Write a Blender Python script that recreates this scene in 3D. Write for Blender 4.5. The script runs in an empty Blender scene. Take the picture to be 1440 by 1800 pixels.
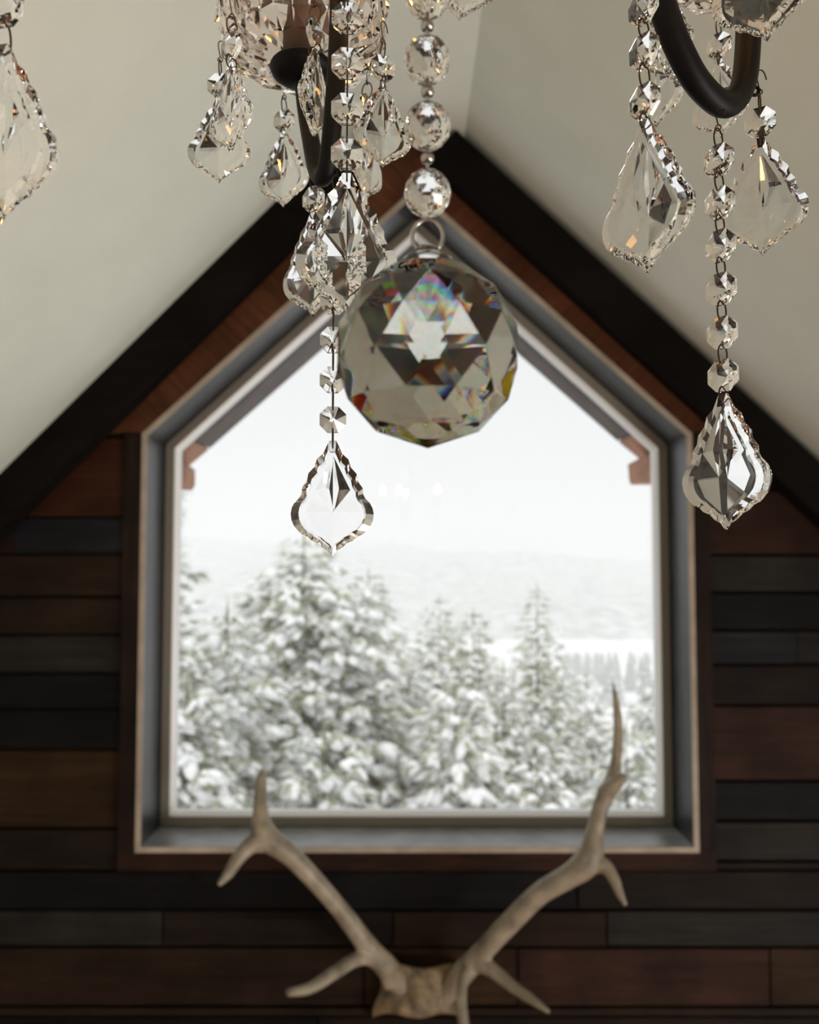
import bpy, bmesh, math, random
from mathutils import Vector, Matrix, noise

S = bpy.context.scene
COL = S.collection
R = math.radians

# ------------------------------------------------------------------ camera
F = 1450.0            # focal length in pixels of the 1440x1800 frame
PITCH = R(3.0)
CZ = 2.6              # camera height above the floor
cam_d = bpy.data.cameras.new('camera')
cam = bpy.data.objects.new('camera', cam_d)
COL.objects.link(cam)
cam.location = (0, 0, CZ)
cam.rotation_euler = (R(90) + PITCH, 0, 0)
cam_d.sensor_fit = 'HORIZONTAL'
cam_d.sensor_width = 36.0
cam_d.lens = 36.0 * F / 1440.0
cam_d.clip_start = 0.02
cam_d.clip_end = 4000
cam_d.dof.use_dof = True
cam_d.dof.focus_distance = 0.41
cam_d.dof.aperture_fstop = 12.5
S.camera = cam

# ------------------------------------------------------------------ world: even white overcast
w = bpy.data.worlds.new('overcast')
S.world = w
w.use_nodes = True
bg = w.node_tree.nodes['Background']
bg.inputs[0].default_value = (0.97, 0.985, 1.0, 1)
bg.inputs[1].default_value = 0.9

# ------------------------------------------------------------------ veiled sun behind the house
sl = bpy.data.lights.new('veiled_sun', 'SUN')
sl.energy, sl.angle, sl.color = 1.5, R(70), (1.0, 0.985, 0.96)
so = bpy.data.objects.new('veiled_sun', sl)
COL.objects.link(so)
so.location = (0, -10, 30)
so.rotation_euler = (R(40), 0, R(-15))

# ------------------------------------------------------------------ added area lamps at unseen knee wall windows, to light the room
def area(name, loc, rot, sx, sy, e, col):
    l = bpy.data.lights.new(name, 'AREA')
    l.shape = 'RECTANGLE'
    l.size, l.size_y, l.energy, l.color = sx, sy, e, col
    o = bpy.data.objects.new(name, l)
    COL.objects.link(o)
    o.location = loc
    o.rotation_euler = rot
    return o
BACK_Y = -4.0
XS = 2.75                                   # half width of the room
SW = (-2.9, 0.9, 0.30, 1.22)                # openings of the knee wall windows: y0, y1, z0, z1
SWC = ((SW[0] + SW[1]) / 2, (SW[2] + SW[3]) / 2)
area('right_fill_lamp', (XS + 0.13, SWC[0], SWC[1]), (R(90), 0, R(90)), SW[1] - SW[0], SW[3] - SW[2], 180, (1.0, 0.98, 0.94))
area('left_fill_lamp', (-XS - 0.13, SWC[0], SWC[1]), (R(90), 0, R(-90)), SW[1] - SW[0], SW[3] - SW[2], 3, (1.0, 0.98, 0.94))

# ------------------------------------------------------------------ exposure, light paths
S.view_settings.view_transform = 'Standard'
S.view_settings.look = 'None'
S.view_settings.gamma = 1.0
S.view_settings.exposure = 0.0
S.view_settings.use_curve_mapping = False
cy = S.cycles
cy.max_bounces = 16
cy.transmission_bounces = 14
cy.glossy_bounces = 6
cy.diffuse_bounces = 4
cy.transparent_max_bounces = 12
cy.volume_bounces = 4
cy.sample_clamp_indirect = 6.0
cy.blur_glossy = 0.3

# ------------------------------------------------------------------ helpers
CAM = Vector((0, 0, CZ))
_c, _s = math.cos(PITCH), math.sin(PITCH)

def P(px, py, Y):
    """point of the vertical plane y = Y seen at a pixel of the 1440x1800 frame"""
    dx, u = (px - 720.0) / F, (900.0 - py) / F
    t = Y / (_c - _s * u)
    return Vector((dx * t, Y, CZ + (_s + _c * u) * t))

def mesh(name, verts, faces, smooth=False):
    me = bpy.data.meshes.new(name)
    me.from_pydata([tuple(v) for v in verts], [], faces)
    bm = bmesh.new()
    bm.from_mesh(me)
    bmesh.ops.recalc_face_normals(bm, faces=bm.faces)
    bm.to_mesh(me)
    bm.free()
    if smooth:
        me.polygons.foreach_set('use_smooth', [True] * len(me.polygons))
    return me

def link(name, me, mat=None, parent=None, loc=(0, 0, 0), rot=(0, 0, 0), scale=(1, 1, 1)):
    o = bpy.data.objects.new(name, me)
    COL.objects.link(o)
    if mat is not None and me is not None and not me.materials:
        me.materials.append(mat)
    o.parent = parent
    o.location, o.rotation_euler, o.scale = loc, rot, scale
    return o

def tag(o, label=None, cat=None, group=None, kind=None):
    if label: o['label'] = label
    if cat: o['category'] = cat
    if group: o['group'] = group
    if kind: o['kind'] = kind
    return o

def prism_y(poly, y0, y1):
    """extrude an (x, z) polygon from y0 to y1"""
    n = len(poly)
    v = [(x, y0, z) for x, z in poly] + [(x, y1, z) for x, z in poly]
    f = [tuple(range(n)), tuple(range(2 * n - 1, n - 1, -1))]
    f += [(i, (i + 1) % n, n + (i + 1) % n, n + i) for i in range(n)]
    return v, f

def box(x0, x1, y0, y1, z0, z1):
    return prism_y([(x0, z0), (x1, z0), (x1, z1), (x0, z1)], y0, y1)

def merge(parts):
    V, Fc = [], []
    for v, f in parts:
        b = len(V)
        V += list(v)
        Fc += [tuple(i + b for i in q) for q in f]
    return V, Fc

def clip(poly, a, b, c):
    """keep the side a*x + b*z <= c of a convex (x, z) polygon"""
    out = []
    for i in range(len(poly)):
        p, q = poly[i], poly[(i + 1) % len(poly)]
        dp, dq = a * p[0] + b * p[1] - c, a * q[0] + b * q[1] - c
        if dp <= 0: out.append(p)
        if dp * dq < 0:
            t = dp / (dp - dq)
            out.append((p[0] + t * (q[0] - p[0]), p[1] + t * (q[1] - p[1])))
    return out

def tube(pts, rad, n=10, closed=False, caps=True):
    """tube through points; rad is a number or one per point"""
    pts = [Vector(p) for p in pts]
    m = len(pts)
    rs = rad if isinstance(rad, (list, tuple)) else [rad] * m
    V, Fc = [], []
    ref = None
    for i in range(m):
        if closed:
            t = pts[(i + 1) % m] - pts[i - 1]
        else:
            t = pts[min(i + 1, m - 1)] - pts[max(i - 1, 0)]
        t.normalize()
        if ref is None:
            ref = Vector((0, 0, 1)) if abs(t.z) < 0.9 else Vector((1, 0, 0))
        a = (ref - t * ref.dot(t)).normalized()
        ref = a
        b = t.cross(a)
        for k in range(n):
            an = 2 * math.pi * k / n
            V.append(pts[i] + (a * math.cos(an) + b * math.sin(an)) * rs[i])
    for i in range(m if closed else m - 1):
        j = (i + 1) % m
        for k in range(n):
            Fc.append((i * n + k, i * n + (k + 1) % n, j * n + (k + 1) % n, j * n + k))
    if not closed and caps:
        Fc.append(tuple(range(n)))
        Fc.append(tuple(range((m - 1) * n, m * n)))
    return V, Fc

def spline(pts, sub=6):
    """Catmull-Rom through tuples of any length"""
    out = []
    n = len(pts)
    for i in range(n - 1):
        p0, p1, p2, p3 = pts[max(i - 1, 0)], pts[i], pts[i + 1], pts[min(i + 2, n - 1)]
        for s in range(sub):
            t = s / sub
            out.append(tuple(0.5 * (2 * b + (c - a) * t + (2 * a - 5 * b + 4 * c - d) * t * t + (3 * b - a - 3 * c + d) * t ** 3)
                             for a, b, c, d in zip(p0, p1, p2, p3)))
    out.append(tuple(pts[-1]))
    return out

def revolve(prof, n=32, loop=False):
    """profile of (r, z) turned about z; loop joins last to first"""
    V, Fc = [], []
    m = len(prof)
    for r, z in prof:
        for k in range(n):
            a = 2 * math.pi * k / n
            V.append((r * math.cos(a), r * math.sin(a), z))
    for i in range(m if loop else m - 1):
        j = (i + 1) % m
        for k in range(n):
            Fc.append((i * n + k, i * n + (k + 1) % n, j * n + (k + 1) % n, j * n + k))
    if not loop:
        Fc.append(tuple(range(n)))
        Fc.append(tuple(range((m - 1) * n, m * n)))
    return V, Fc

# ------------------------------------------------------------------ materials
def new_mat(name):
    m = bpy.data.materials.new(name)
    m.use_nodes = True
    return m, m.node_tree.nodes, m.node_tree.links, m.node_tree.nodes['Principled BSDF']

def plain(name, col, rough=0.5, metal=0.0, nscale=None, namt=0.15, bump=0.0, spec=0.5):
    m, N, L, p = new_mat(name)
    p.inputs['Base Color'].default_value = (*col, 1)
    p.inputs['Roughness'].default_value = rough
    p.inputs['Metallic'].default_value = metal
    p.inputs['Specular IOR Level'].default_value = spec
    if nscale:
        tc = N.new('ShaderNodeTexCoord')
        nz = N.new('ShaderNodeTexNoise')
        nz.inputs['Scale'].default_value = nscale
        nz.inputs['Detail'].default_value = 5
        L.new(tc.outputs['Object'], nz.inputs['Vector'])
        r = N.new('ShaderNodeValToRGB')
        r.color_ramp.elements[0].position, r.color_ramp.elements[1].position = 0.3, 0.7
        r.color_ramp.elements[0].color = (*[c * (1 - namt) for c in col], 1)
        r.color_ramp.elements[1].color = (*[min(1, c * (1 + namt)) for c in col], 1)
        L.new(nz.outputs['Fac'], r.inputs['Fac'])
        L.new(r.outputs['Color'], p.inputs['Base Color'])
        if bump:
            b = N.new('ShaderNodeBump')
            b.inputs['Strength'].default_value = bump
            b.inputs['Distance'].default_value = 0.01
            L.new(nz.outputs['Fac'], b.inputs['Height'])
            L.new(b.outputs['Normal'], p.inputs['Normal'])
    return m

def wood(name, dark, mid, light, axis=(1.2, 18, 22), rough=0.65, rot=0.0, knots=True):
    m, N, L, p = new_mat(name)
    tc = N.new('ShaderNodeTexCoord')
    mp = N.new('ShaderNodeMapping')
    mp.inputs['Rotation'].default_value = (0, rot, 0)
    L.new(tc.outputs['Object'], mp.inputs['Vector'])
    sc = N.new('ShaderNodeMapping')
    sc.inputs['Scale'].default_value = axis
    L.new(mp.outputs['Vector'], sc.inputs['Vector'])
    nz = N.new('ShaderNodeTexNoise')
    nz.inputs['Scale'].default_value = 3.0
    nz.inputs['Detail'].default_value = 8
    nz.inputs['Roughness'].default_value = 0.65
    nz.inputs['Distortion'].default_value = 0.6
    L.new(sc.outputs['Vector'], nz.inputs['Vector'])
    r = N.new('ShaderNodeValToRGB')
    e = r.color_ramp.elements
    e[0].position, e[0].color = 0.28, (*dark, 1)
    e[1].position, e[1].color = 0.75, (*light, 1)
    k = e.new(0.5)
    k.color = (*mid, 1)
    L.new(nz.outputs['Fac'], r.inputs['Fac'])
    big = N.new('ShaderNodeTexNoise')
    big.inputs['Scale'].default_value = 5.0
    big.inputs['Detail'].default_value = 3
    L.new(mp.outputs['Vector'], big.inputs['Vector'])
    rb = N.new('ShaderNodeValToRGB')
    rb.color_ramp.elements[0].position, rb.color_ramp.elements[0].color = 0.35, (0.55, 0.52, 0.5, 1)
    rb.color_ramp.elements[1].position, rb.color_ramp.elements[1].color = 0.7, (1.15, 1.12, 1.1, 1)
    L.new(big.outputs['Fac'], rb.inputs['Fac'])
    mx = N.new('ShaderNodeMix')
    mx.data_type = 'RGBA'
    mx.blend_type = 'MULTIPLY'
    mx.inputs['Factor'].default_value = 1.0
    L.new(r.outputs['Color'], mx.inputs[6])
    L.new(rb.outputs['Color'], mx.inputs[7])
    out = mx.outputs[2]
    if knots:
        vo = N.new('ShaderNodeTexVoronoi')
        vo.inputs['Scale'].default_value = 3.3
        L.new(mp.outputs['Vector'], vo.inputs['Vector'])
        rk = N.new('ShaderNodeValToRGB')
        rk.color_ramp.elements[0].position, rk.color_ramp.elements[0].color = 0.03, (0.25, 0.2, 0.2, 1)
        rk.color_ramp.elements[1].position, rk.color_ramp.elements[1].color = 0.075, (1, 1, 1, 1)
        L.new(vo.outputs['Distance'], rk.inputs['Fac'])
        m2 = N.new('ShaderNodeMix')
        m2.data_type = 'RGBA'
        m2.blend_type = 'MULTIPLY'
        m2.inputs['Factor'].default_value = 0.85
        L.new(out, m2.inputs[6])
        L.new(rk.outputs['Color'], m2.inputs[7])
        out = m2.outputs[2]
    L.new(out, p.inputs['Base Color'])
    p.inputs['Roughness'].default_value = rough
    p.inputs['Specular IOR Level'].default_value = 0.12
    b = N.new('ShaderNodeBump')
    b.inputs['Strength'].default_value = 0.5
    b.inputs['Distance'].default_value = 0.004
    L.new(nz.outputs['Fac'], b.inputs['Height'])
    L.new(b.outputs['Normal'], p.inputs['Normal'])
    return m

def crystal(name, tint=(1, 1, 1), ior=1.52, disp=0.0):
    m = bpy.data.materials.new(name)
    m.use_nodes = True
    N, L = m.node_tree.nodes, m.node_tree.links
    N.remove(N['Principled BSDF'])
    out = N['Material Output']
    if not disp:
        g = N.new('ShaderNodeBsdfGlass')
        g.inputs['Color'].default_value = (*tint, 1)
        g.inputs['IOR'].default_value = ior
        g.inputs['Roughness'].default_value = 0.0
        L.new(g.outputs[0], out.inputs['Surface'])
    else:
        prev = None
        for c, d in (((1, 0, 0), -disp), ((0, 1, 0), 0), ((0, 0, 1), disp)):
            g = N.new('ShaderNodeBsdfGlass')
            g.inputs['Color'].default_value = (*[a * b for a, b in zip(c, tint)], 1)
            g.inputs['IOR'].default_value = ior + d
            g.inputs['Roughness'].default_value = 0.0
            if prev is None:
                prev = g.outputs[0]
            else:
                a = N.new('ShaderNodeAddShader')
                L.new(prev, a.inputs[0])
                L.new(g.outputs[0], a.inputs[1])
                prev = a.outputs[0]
        L.new(prev, out.inputs['Surface'])
    return m

def pane_mat():
    m = bpy.data.materials.new('window_pane')
    m.use_nodes = True
    N, L = m.node_tree.nodes, m.node_tree.links
    N.remove(N['Principled BSDF'])
    fr = N.new('ShaderNodeFresnel')
    fr.inputs['IOR'].default_value = 1.75      # two panes: four faces reflect
    t = N.new('ShaderNodeBsdfTransparent')
    t.inputs['Color'].default_value = (0.985, 0.992, 0.99, 1)
    g = N.new('ShaderNodeBsdfGlossy')
    g.inputs['Roughness'].default_value = 0.0
    mx = N.new('ShaderNodeMixShader')
    L.new(fr.outputs[0], mx.inputs[0])
    L.new(t.outputs[0], mx.inputs[1])
    L.new(g.outputs[0], mx.inputs[2])
    L.new(mx.outputs[0], N['Material Output'].inputs['Surface'])
    return m

def emit(name, col, strength):
    m = bpy.data.materials.new(name)
    m.use_nodes = True
    N, L = m.node_tree.nodes, m.node_tree.links
    N.remove(N['Principled BSDF'])
    e = N.new('ShaderNodeEmission')
    e.inputs[0].default_value = (*col, 1)
    e.inputs[1].default_value = strength
    L.new(e.outputs[0], N['Material Output'].inputs['Surface'])
    return m

M = {
    'plaster': plain('ceiling_plaster', (0.70, 0.76, 0.685), 0.9, nscale=6, namt=0.03),
    'wall_dark': plain('wall_core', (0.02, 0.014, 0.01), 0.9),
    'floor': wood('floor_wood', (0.3, 0.11, 0.05), (0.44, 0.17, 0.08), (0.52, 0.23, 0.115), axis=(14, 1, 14), rough=0.4, knots=False),
    'side_wall': plain('side_wall_plaster', (0.6, 0.56, 0.48), 0.9, nscale=5, namt=0.03),
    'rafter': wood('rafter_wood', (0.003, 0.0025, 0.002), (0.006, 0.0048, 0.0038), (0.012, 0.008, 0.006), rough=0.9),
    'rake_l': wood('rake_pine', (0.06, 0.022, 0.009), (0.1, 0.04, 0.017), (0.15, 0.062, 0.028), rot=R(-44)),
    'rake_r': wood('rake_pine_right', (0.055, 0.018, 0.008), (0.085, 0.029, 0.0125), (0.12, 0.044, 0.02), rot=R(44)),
    'casing': wood('casing_wood', (0.007, 0.004, 0.003), (0.016, 0.009, 0.0065), (0.028, 0.016, 0.011), axis=(18, 18, 1.2)),
    'apron': wood('apron_wood', (0.014, 0.006, 0.0035), (0.027, 0.011, 0.007), (0.04, 0.017, 0.01)),
    'liner': plain('liner_stain', (0.022, 0.026, 0.03), 0.33, nscale=14, namt=0.35, bump=0.2),
    'sill': plain('sill_grey', (0.26, 0.27, 0.275), 0.3, nscale=9, namt=0.3, bump=0.2),  # lighter grey than the other reveal boards
    'liner_edge': plain('liner_edge_wood', (0.36, 0.3, 0.235), 0.7, nscale=12, namt=0.2),
    'vinyl': plain('frame_vinyl', (0.2, 0.185, 0.155), 0.45),
    'bead': plain('glazing_bead', (0.85, 0.85, 0.83), 0.35),
    'pane': pane_mat(),
    'bone': plain('antler_bone', (0.25, 0.21, 0.152), 0.5, nscale=16, namt=0.45, bump=0.3),
    'skull': plain('skull_bone', (0.15, 0.105, 0.055), 0.6, nscale=28, namt=0.7, bump=0.4),
    'iron': plain('black_iron', (0.004, 0.0036, 0.0034), 0.5, 0.0, spec=0.15),
    'wire': plain('bronze_wire', (0.06, 0.042, 0.03), 0.4, 0.9),
    'silver': plain('silver_pin', (0.4, 0.38, 0.36), 0.25, 1.0),
    'crystal': crystal('cut_crystal'),
    'crystal_ball': crystal('cut_crystal_ball', (0.8, 0.8, 0.77), 1.53, 0.006),
    'pressed': crystal('pressed_glass', (1.0, 0.98, 0.97), 1.48),
    'candle': plain('candle_sleeve', (0.1, 0.065, 0.045), 0.6),
    'bulb': emit('bulb_glow', (1.0, 0.45, 0.10), 90),
    'snow': plain('snow', (0.96, 0.965, 0.97), 0.9, nscale=2, namt=0.02),
    'needles': plain('frosted_needles', (0.43, 0.45, 0.325), 0.9, nscale=3, namt=0.35, spec=0.1),
    'bark': plain('bark', (0.1, 0.085, 0.07), 0.95, nscale=8, namt=0.3),
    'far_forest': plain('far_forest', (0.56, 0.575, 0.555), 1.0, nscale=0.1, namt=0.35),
    'ice': plain('snowy_lake', (0.95, 0.96, 0.97), 0.9),
    'eave': plain('eave_wood', (0.1, 0.08, 0.075), 0.8, nscale=9, namt=0.25),
    'eave_red': plain('eave_cedar', (0.42, 0.2, 0.12), 0.8, nscale=9, namt=0.25),
}
PL = {
    'orange': wood('plank_orange', (0.02, 0.007, 0.0035), (0.042, 0.014, 0.006), (0.06, 0.022, 0.01)),
    'brown': wood('plank_brown', (0.009, 0.005, 0.0027), (0.019, 0.0105, 0.0055), (0.033, 0.018, 0.0095)),
    'gold': wood('plank_gold', (0.015, 0.008, 0.003), (0.028, 0.0145, 0.0055), (0.044, 0.024, 0.010)),
    'red': wood('plank_red', (0.016, 0.0066, 0.0044), (0.03, 0.0125, 0.008), (0.046, 0.02, 0.013)),
    'grey': wood('plank_grey', (0.009, 0.008, 0.0068), (0.018, 0.0165, 0.0145), (0.03, 0.028, 0.025)),
    'blue': wood('plank_blue', (0.006, 0.0068, 0.0085), (0.012, 0.0135, 0.0165), (0.022, 0.025, 0.029)),
    'black': wood('plank_black', (0.002, 0.002, 0.0022), (0.0042, 0.0042, 0.0046), (0.009, 0.0085, 0.0085)),
    'umber': wood('plank_umber', (0.005, 0.0033, 0.0022), (0.011, 0.007, 0.0046), (0.02, 0.013, 0.009)),
}

# ------------------------------------------------------------------ the room
YW = 2.60                # front of the wall boards
YB = 2.625               # core of the gable wall
YO = 2.90                # outer face of the gable wall
YT = 2.578               # front of the trims
YR = 2.50                # front of the rafters

cl0, cl1 = P(0, 832, YR), P(614, 225, YR)
cr1, cr0 = P(819, 225, YR), P(1440, 799, YR)
zr = (cl1.z + cr1.z) / 2
cl1.z = cr1.z = zr
def lin(p, q):            # half plane a*x + b*z <= c below the line p-q
    d = q - p
    a, b = -d.z, d.x
    if b < 0: a, b = -a, -b
    return a, b, a * p.x + b * p.z
HL, HR = lin(cl0, cl1), lin(cr1, cr0)
def z_on(h, x): return (h[2] - h[0] * x) / h[1]
zl, zrr = z_on(HL, -XS), z_on(HR, XS)

def struct(name, vf, mat, parent=None, smooth=False):
    o = link(name, mesh(name, *vf, smooth), mat, parent)
    if parent is None: o['kind'] = 'structure'
    return o

T = 0.12
for nm, a, b in (('ceiling_left', (-XS, zl), (cl1.x, zr)), ('ceiling_ridge', (cl1.x, zr), (cr1.x, zr)), ('ceiling_right', (cr1.x, zr), (XS, zrr))):
    struct(nm, prism_y([a, b, (b[0], b[1] + T), (a[0], a[1] + T)], BACK_Y - 0.1, YO), M['plaster'])
struct('floor', box(-XS - T, XS + T, BACK_Y - 0.3, YO, -0.15, 0), M['floor'])
y0, y1, z0, z1 = SW
def room_clip(poly):
    poly = clip(poly, *HL)
    poly = clip(poly, *HR)
    return clip(poly, 0, 1, zr)
for nm, wn, xa, xb, zt in (('wall_left', 'unseen_window_2', -XS - T, -XS, zl + T), ('wall_right', 'unseen_window_3', XS, XS + T, zrr + T)):
    struct(nm, merge([box(xa, xb, BACK_Y - 0.1, y0, 0, zt), box(xa, xb, y1, YO, 0, zt), box(xa, xb, y0, y1, 0, z0), box(xa, xb, y0, y1, z1, zt)]), M['side_wall'])
    wf = [box(xa + 0.03, xb - 0.03, y0, y1, z0, z0 + 0.05), box(xa + 0.03, xb - 0.03, y0, y1, z1 - 0.05, z1)]
    wf += [box(xa + 0.03, xb - 0.03, c - 0.025, c + 0.025, z0 + 0.05, z1 - 0.05) for c in (y0 + 0.025, y0 + 1.27, y0 + 2.53, y1 - 0.025)]
    struct(wn, merge(wf), M['bead'])  # unseen window put in around the opening of its added lamp
struct('wall_back', prism_y(room_clip([(-XS, 0), (XS, 0), (XS, 6), (-XS, 6)]), BACK_Y - 0.1, BACK_Y), M['side_wall'])

# opening of the gable window (pentagon: bottom left, bottom right, right shoulder, apex, left shoulder)
OP = [P(247, 1489, YT), P(1220, 1488, YT), P(1204, 766, YT), P(732, 341, YT), P(252, 767, YT)]
OP = [(p.x, p.z) for p in OP]
OP[1] = (OP[1][0], OP[0][1])
OP[2] = (OP[1][0], OP[2][1])
OP[4] = (OP[0][0], OP[2][1])
OP[3] = ((OP[0][0] + OP[1][0]) / 2 - 0.004, OP[3][1])

def offset(poly, d):
    """offset a counter-clockwise convex polygon; d > 0 outwards"""
    n = len(poly)
    out = []
    for i in range(n):
        p, a, b = Vector(poly[i - 1]), Vector(poly[i]), Vector(poly[(i + 1) % n])
        e1, e2 = (a - p).normalized(), (b - a).normalized()
        n1, n2 = Vector((e1.y, -e1.x)), Vector((e2.y, -e2.x))
        m = (n1 + n2) / (1 + n1.dot(n2))
        out.append(tuple(a + m * d))
    return out

LIN = 0.016
OPo = offset(OP, LIN)
# core of the gable wall around the opening
bl, br, rs, ap, ls = OPo
pieces = [[(-XS, 0), (bl[0], 0), (bl[0], 6), (-XS, 6)], [(br[0], 0), (XS, 0), (XS, 6), (br[0], 6)], [(bl[0], 0), (br[0], 0), br, bl],
          [ls, ap, (ap[0], zr), (ls[0], 6)], [ap, rs, (rs[0], 6), (ap[0], zr)]]
core = [prism_y(room_clip(p_), YB, YO) for p_ in pieces]
gable = struct('wall_gable', merge(core), M['wall_dark'])

# boards of the gable wall, rows by pixel height of the photograph
zrow = lambda py: P(720, py, YW).z
xcol = lambda px, py=1200: P(px, py, YW).x
random.seed(4)
left_rows = [(770, 908, 'orange', None), (911, 973, 'blue', (18, 'brown')), (976, 1048, 'brown', None), (1051, 1114, 'brown', None), (1117, 1182, 'grey', None),
             (1185, 1245, 'black', None), (1248, 1317, 'black', None), (1320, 1455, 'gold', None), (1458, 1529, 'umber', None)]
right_rows = [(770, 860, 'umber', None), (863, 974, 'red', None), (977, 1040, 'grey', None), (1043, 1106, 'black', None), (1110, 1167, 'blue', (1404, 'grey')), (1170, 1239, 'umber', None),
              (1242, 1372, 'red', None), (1375, 1442, 'black', None), (1445, 1512, 'grey', None), (1515, 1529, 'umber', None)]
full_rows = [(1532, 1599, [('black', -20, 1010), ('umber', 1013, 1490)]), (1602, 1664, [('grey', -20, 290), ('umber', 293, 690), ('brown', 693, 1060), ('grey', 1063, 1490)]),
             (1667, 1768, [('brown', -20, 640), ('gold', 643, 905), ('red', 908, 1341), ('gold', 1344, 1490)]), (1771, 1786, [('brown', -20, 1490)]),
             (1789, 1870, [('black', -20, 560), ('umber', 563, 1490)]), (1873, 1960, [('brown', -20, 800), ('grey', 803, 1490)])]
def plank(xa, xb, za, zb, kind):
    poly = room_clip([(xa, za), (xb, za), (xb, zb), (xa, zb)])
    if len(poly) < 3: return
    dy = random.uniform(-0.004, 0.004)
    v, f = prism_y(poly, YW + dy, YB)
    me = mesh('plank', v, f)
    o = link('plank', me, PL[kind], gable)
    bv = o.modifiers.new('bevel', 'BEVEL')
    bv.width, bv.segments, bv.limit_method = 0.002, 1, 'ANGLE'
G = 0.0015
tl, tr = P(212, 1200, YT).x, P(1254, 1200, YT).x
for a, b, k, split in left_rows:
    za, zb = zrow(b) + G, zrow(a) - G
    if split:
        xm = xcol(split[0])
        plank(xm + G, tl, za, zb, k)
        plank(-XS + 0.01, xm - G, za, zb, split[1])
    else:
        plank(-XS + 0.01, tl, za, zb, k)
for a, b, k, split in right_rows:
    za, zb = zrow(b) + G, zrow(a) - G
    if split:
        xm = xcol(split[0])
        plank(tr, xm - G, za, zb, k)
        plank(xm + G, XS - 0.01, za, zb, split[1])
    else:
        plank(tr, XS - 0.01, za, zb, k)
for a, b, segs in full_rows:
    za, zb = zrow(b) + G, zrow(a) - G
    for i, (k, xa, xb) in enumerate(segs):
        plank(-XS + 0.01 if i == 0 else xcol(xa), XS - 0.01 if i == len(segs) - 1 else xcol(xb), za, zb, k)
zz = zrow(1963)
kinds = list(PL)
while zz > 0.15:
    h = random.uniform(0.11, 0.17)
    plank(-XS + 0.01, random.uniform(-0.8, 0.8), zz - h + G, zz - G, random.choice(kinds))
    zz -= h

# rafters along the ceiling
def slab(name, p, q, drop, y0, y1, mat, xclip=None, zclip=None, parent=None):
    """board whose upper edge runs p-q, drop metres deep square to it"""
    d = (Vector(q) - Vector(p)).normalized()
    n = Vector((d.y, -d.x))
    if n.y > 0: n = -n
    poly = [tuple(p), tuple(q), tuple(Vector(q) + n * drop), tuple(Vector(p) + n * drop)]
    if xclip: poly = clip(poly, *xclip)
    if zclip: poly = clip(poly, *zclip)
    return struct(name, prism_y(poly, y0, y1), mat, parent)
eL, eR = (-XS, zl), (XS, zrr)
topL = (P(600, 240, YR).x, z_on(HL, P(600, 240, YR).x))
RD = 0.125
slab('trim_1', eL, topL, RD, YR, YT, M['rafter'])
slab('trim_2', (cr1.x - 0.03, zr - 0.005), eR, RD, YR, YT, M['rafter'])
# raking pine boards on both sides of the peak
OPt = offset(OP, LIN)
def rake(name, shoulder, apex, h, mat, side):
    zc = OPt[2][1] + 0.004
    poly = [shoulder, apex, (apex[0], zr), (shoulder[0] + side * 1.2, zr), (shoulder[0] + side * 1.2, zc), (shoulder[0], zc)]
    if side > 0: poly = poly[::-1]
    a, b, c = h
    poly = clip(poly, a, b, c - 0.05 * math.hypot(a, b))
    return struct(name, prism_y(poly, YT, YB), mat)
rake('trim_3', OPt[4], OPt[3], HL, M['rake_l'], -1)
rake('trim_4', OPt[2], OPt[3], HR, M['rake_r'], 1)
# side casings and apron
zs = OPt[2][1]
zb0, zb1 = P(720, 1531, YT).z, OPt[0][1]
struct('trim_5', box(tl, OPt[0][0], YT, YB, zb1, zs), M['casing'])
struct('trim_6', box(OPt[1][0], tr, YT, YB, zb1, zs), M['casing'])
struct('trim_7', box(tl, tr, YT, YB, zb0, zb1 - 0.001), M['apron'])

# ------------------------------------------------------------------ the gable window
def ring(pin, pout, y0, y1, ins=0.0):
    n = len(pin)
    res = []
    for i in range(n):
        j = (i + 1) % n
        res.append(prism_y([pin[i], pout[i], pout[j], pin[j]][::-1], y0, y1))
    return res
YF = 2.765                # front of the vinyl frame
win = link('window_1', None)
win['kind'] = 'structure'
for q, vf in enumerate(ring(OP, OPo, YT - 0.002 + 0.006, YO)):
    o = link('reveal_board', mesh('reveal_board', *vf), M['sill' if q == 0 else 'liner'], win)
for vf in ring(OP, OPo, YT - 0.004, YT + 0.004):
    link('reveal_edge', mesh('reveal_edge', *vf), M['liner_edge'], win)
FI = offset(OP, -0.033)
GI = offset(OP, -0.042)
for vf in ring(FI, offset(OP, -0.001), YF, YF + 0.07):
    o = link('frame_rail', mesh('frame_rail', *vf), M['vinyl'], win)
    bv = o.modifiers.new('bevel', 'BEVEL')
    bv.width, bv.segments = 0.004, 2
n5 = 5
for i in range(n5):       # sloping glazing beads
    j = (i + 1) % n5
    a, b, c, d = FI[i], FI[j], GI[j], GI[i]
    v = [(a[0], YF + 0.006, a[1]), (b[0], YF + 0.006, b[1]), (c[0], YF + 0.03, c[1]), (d[0], YF + 0.03, d[1]),
         (a[0], YF + 0.06, a[1]), (b[0], YF + 0.06, b[1]), (c[0], YF + 0.06, c[1]), (d[0], YF + 0.06, d[1])]
    f = [(0, 1, 2, 3), (4, 5, 6, 7), (0, 1, 5, 4), (1, 2, 6, 5), (2, 3, 7, 6), (3, 0, 4, 7)]
    link('glazing_bead', mesh('glazing_bead', v, f), M['bead'], win)
v = [(p[0], YF + 0.035, p[1]) for p in offset(GI, 0.006)]
link('pane', mesh('pane', v, [tuple(range(5))]), M['pane'], win)

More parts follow.
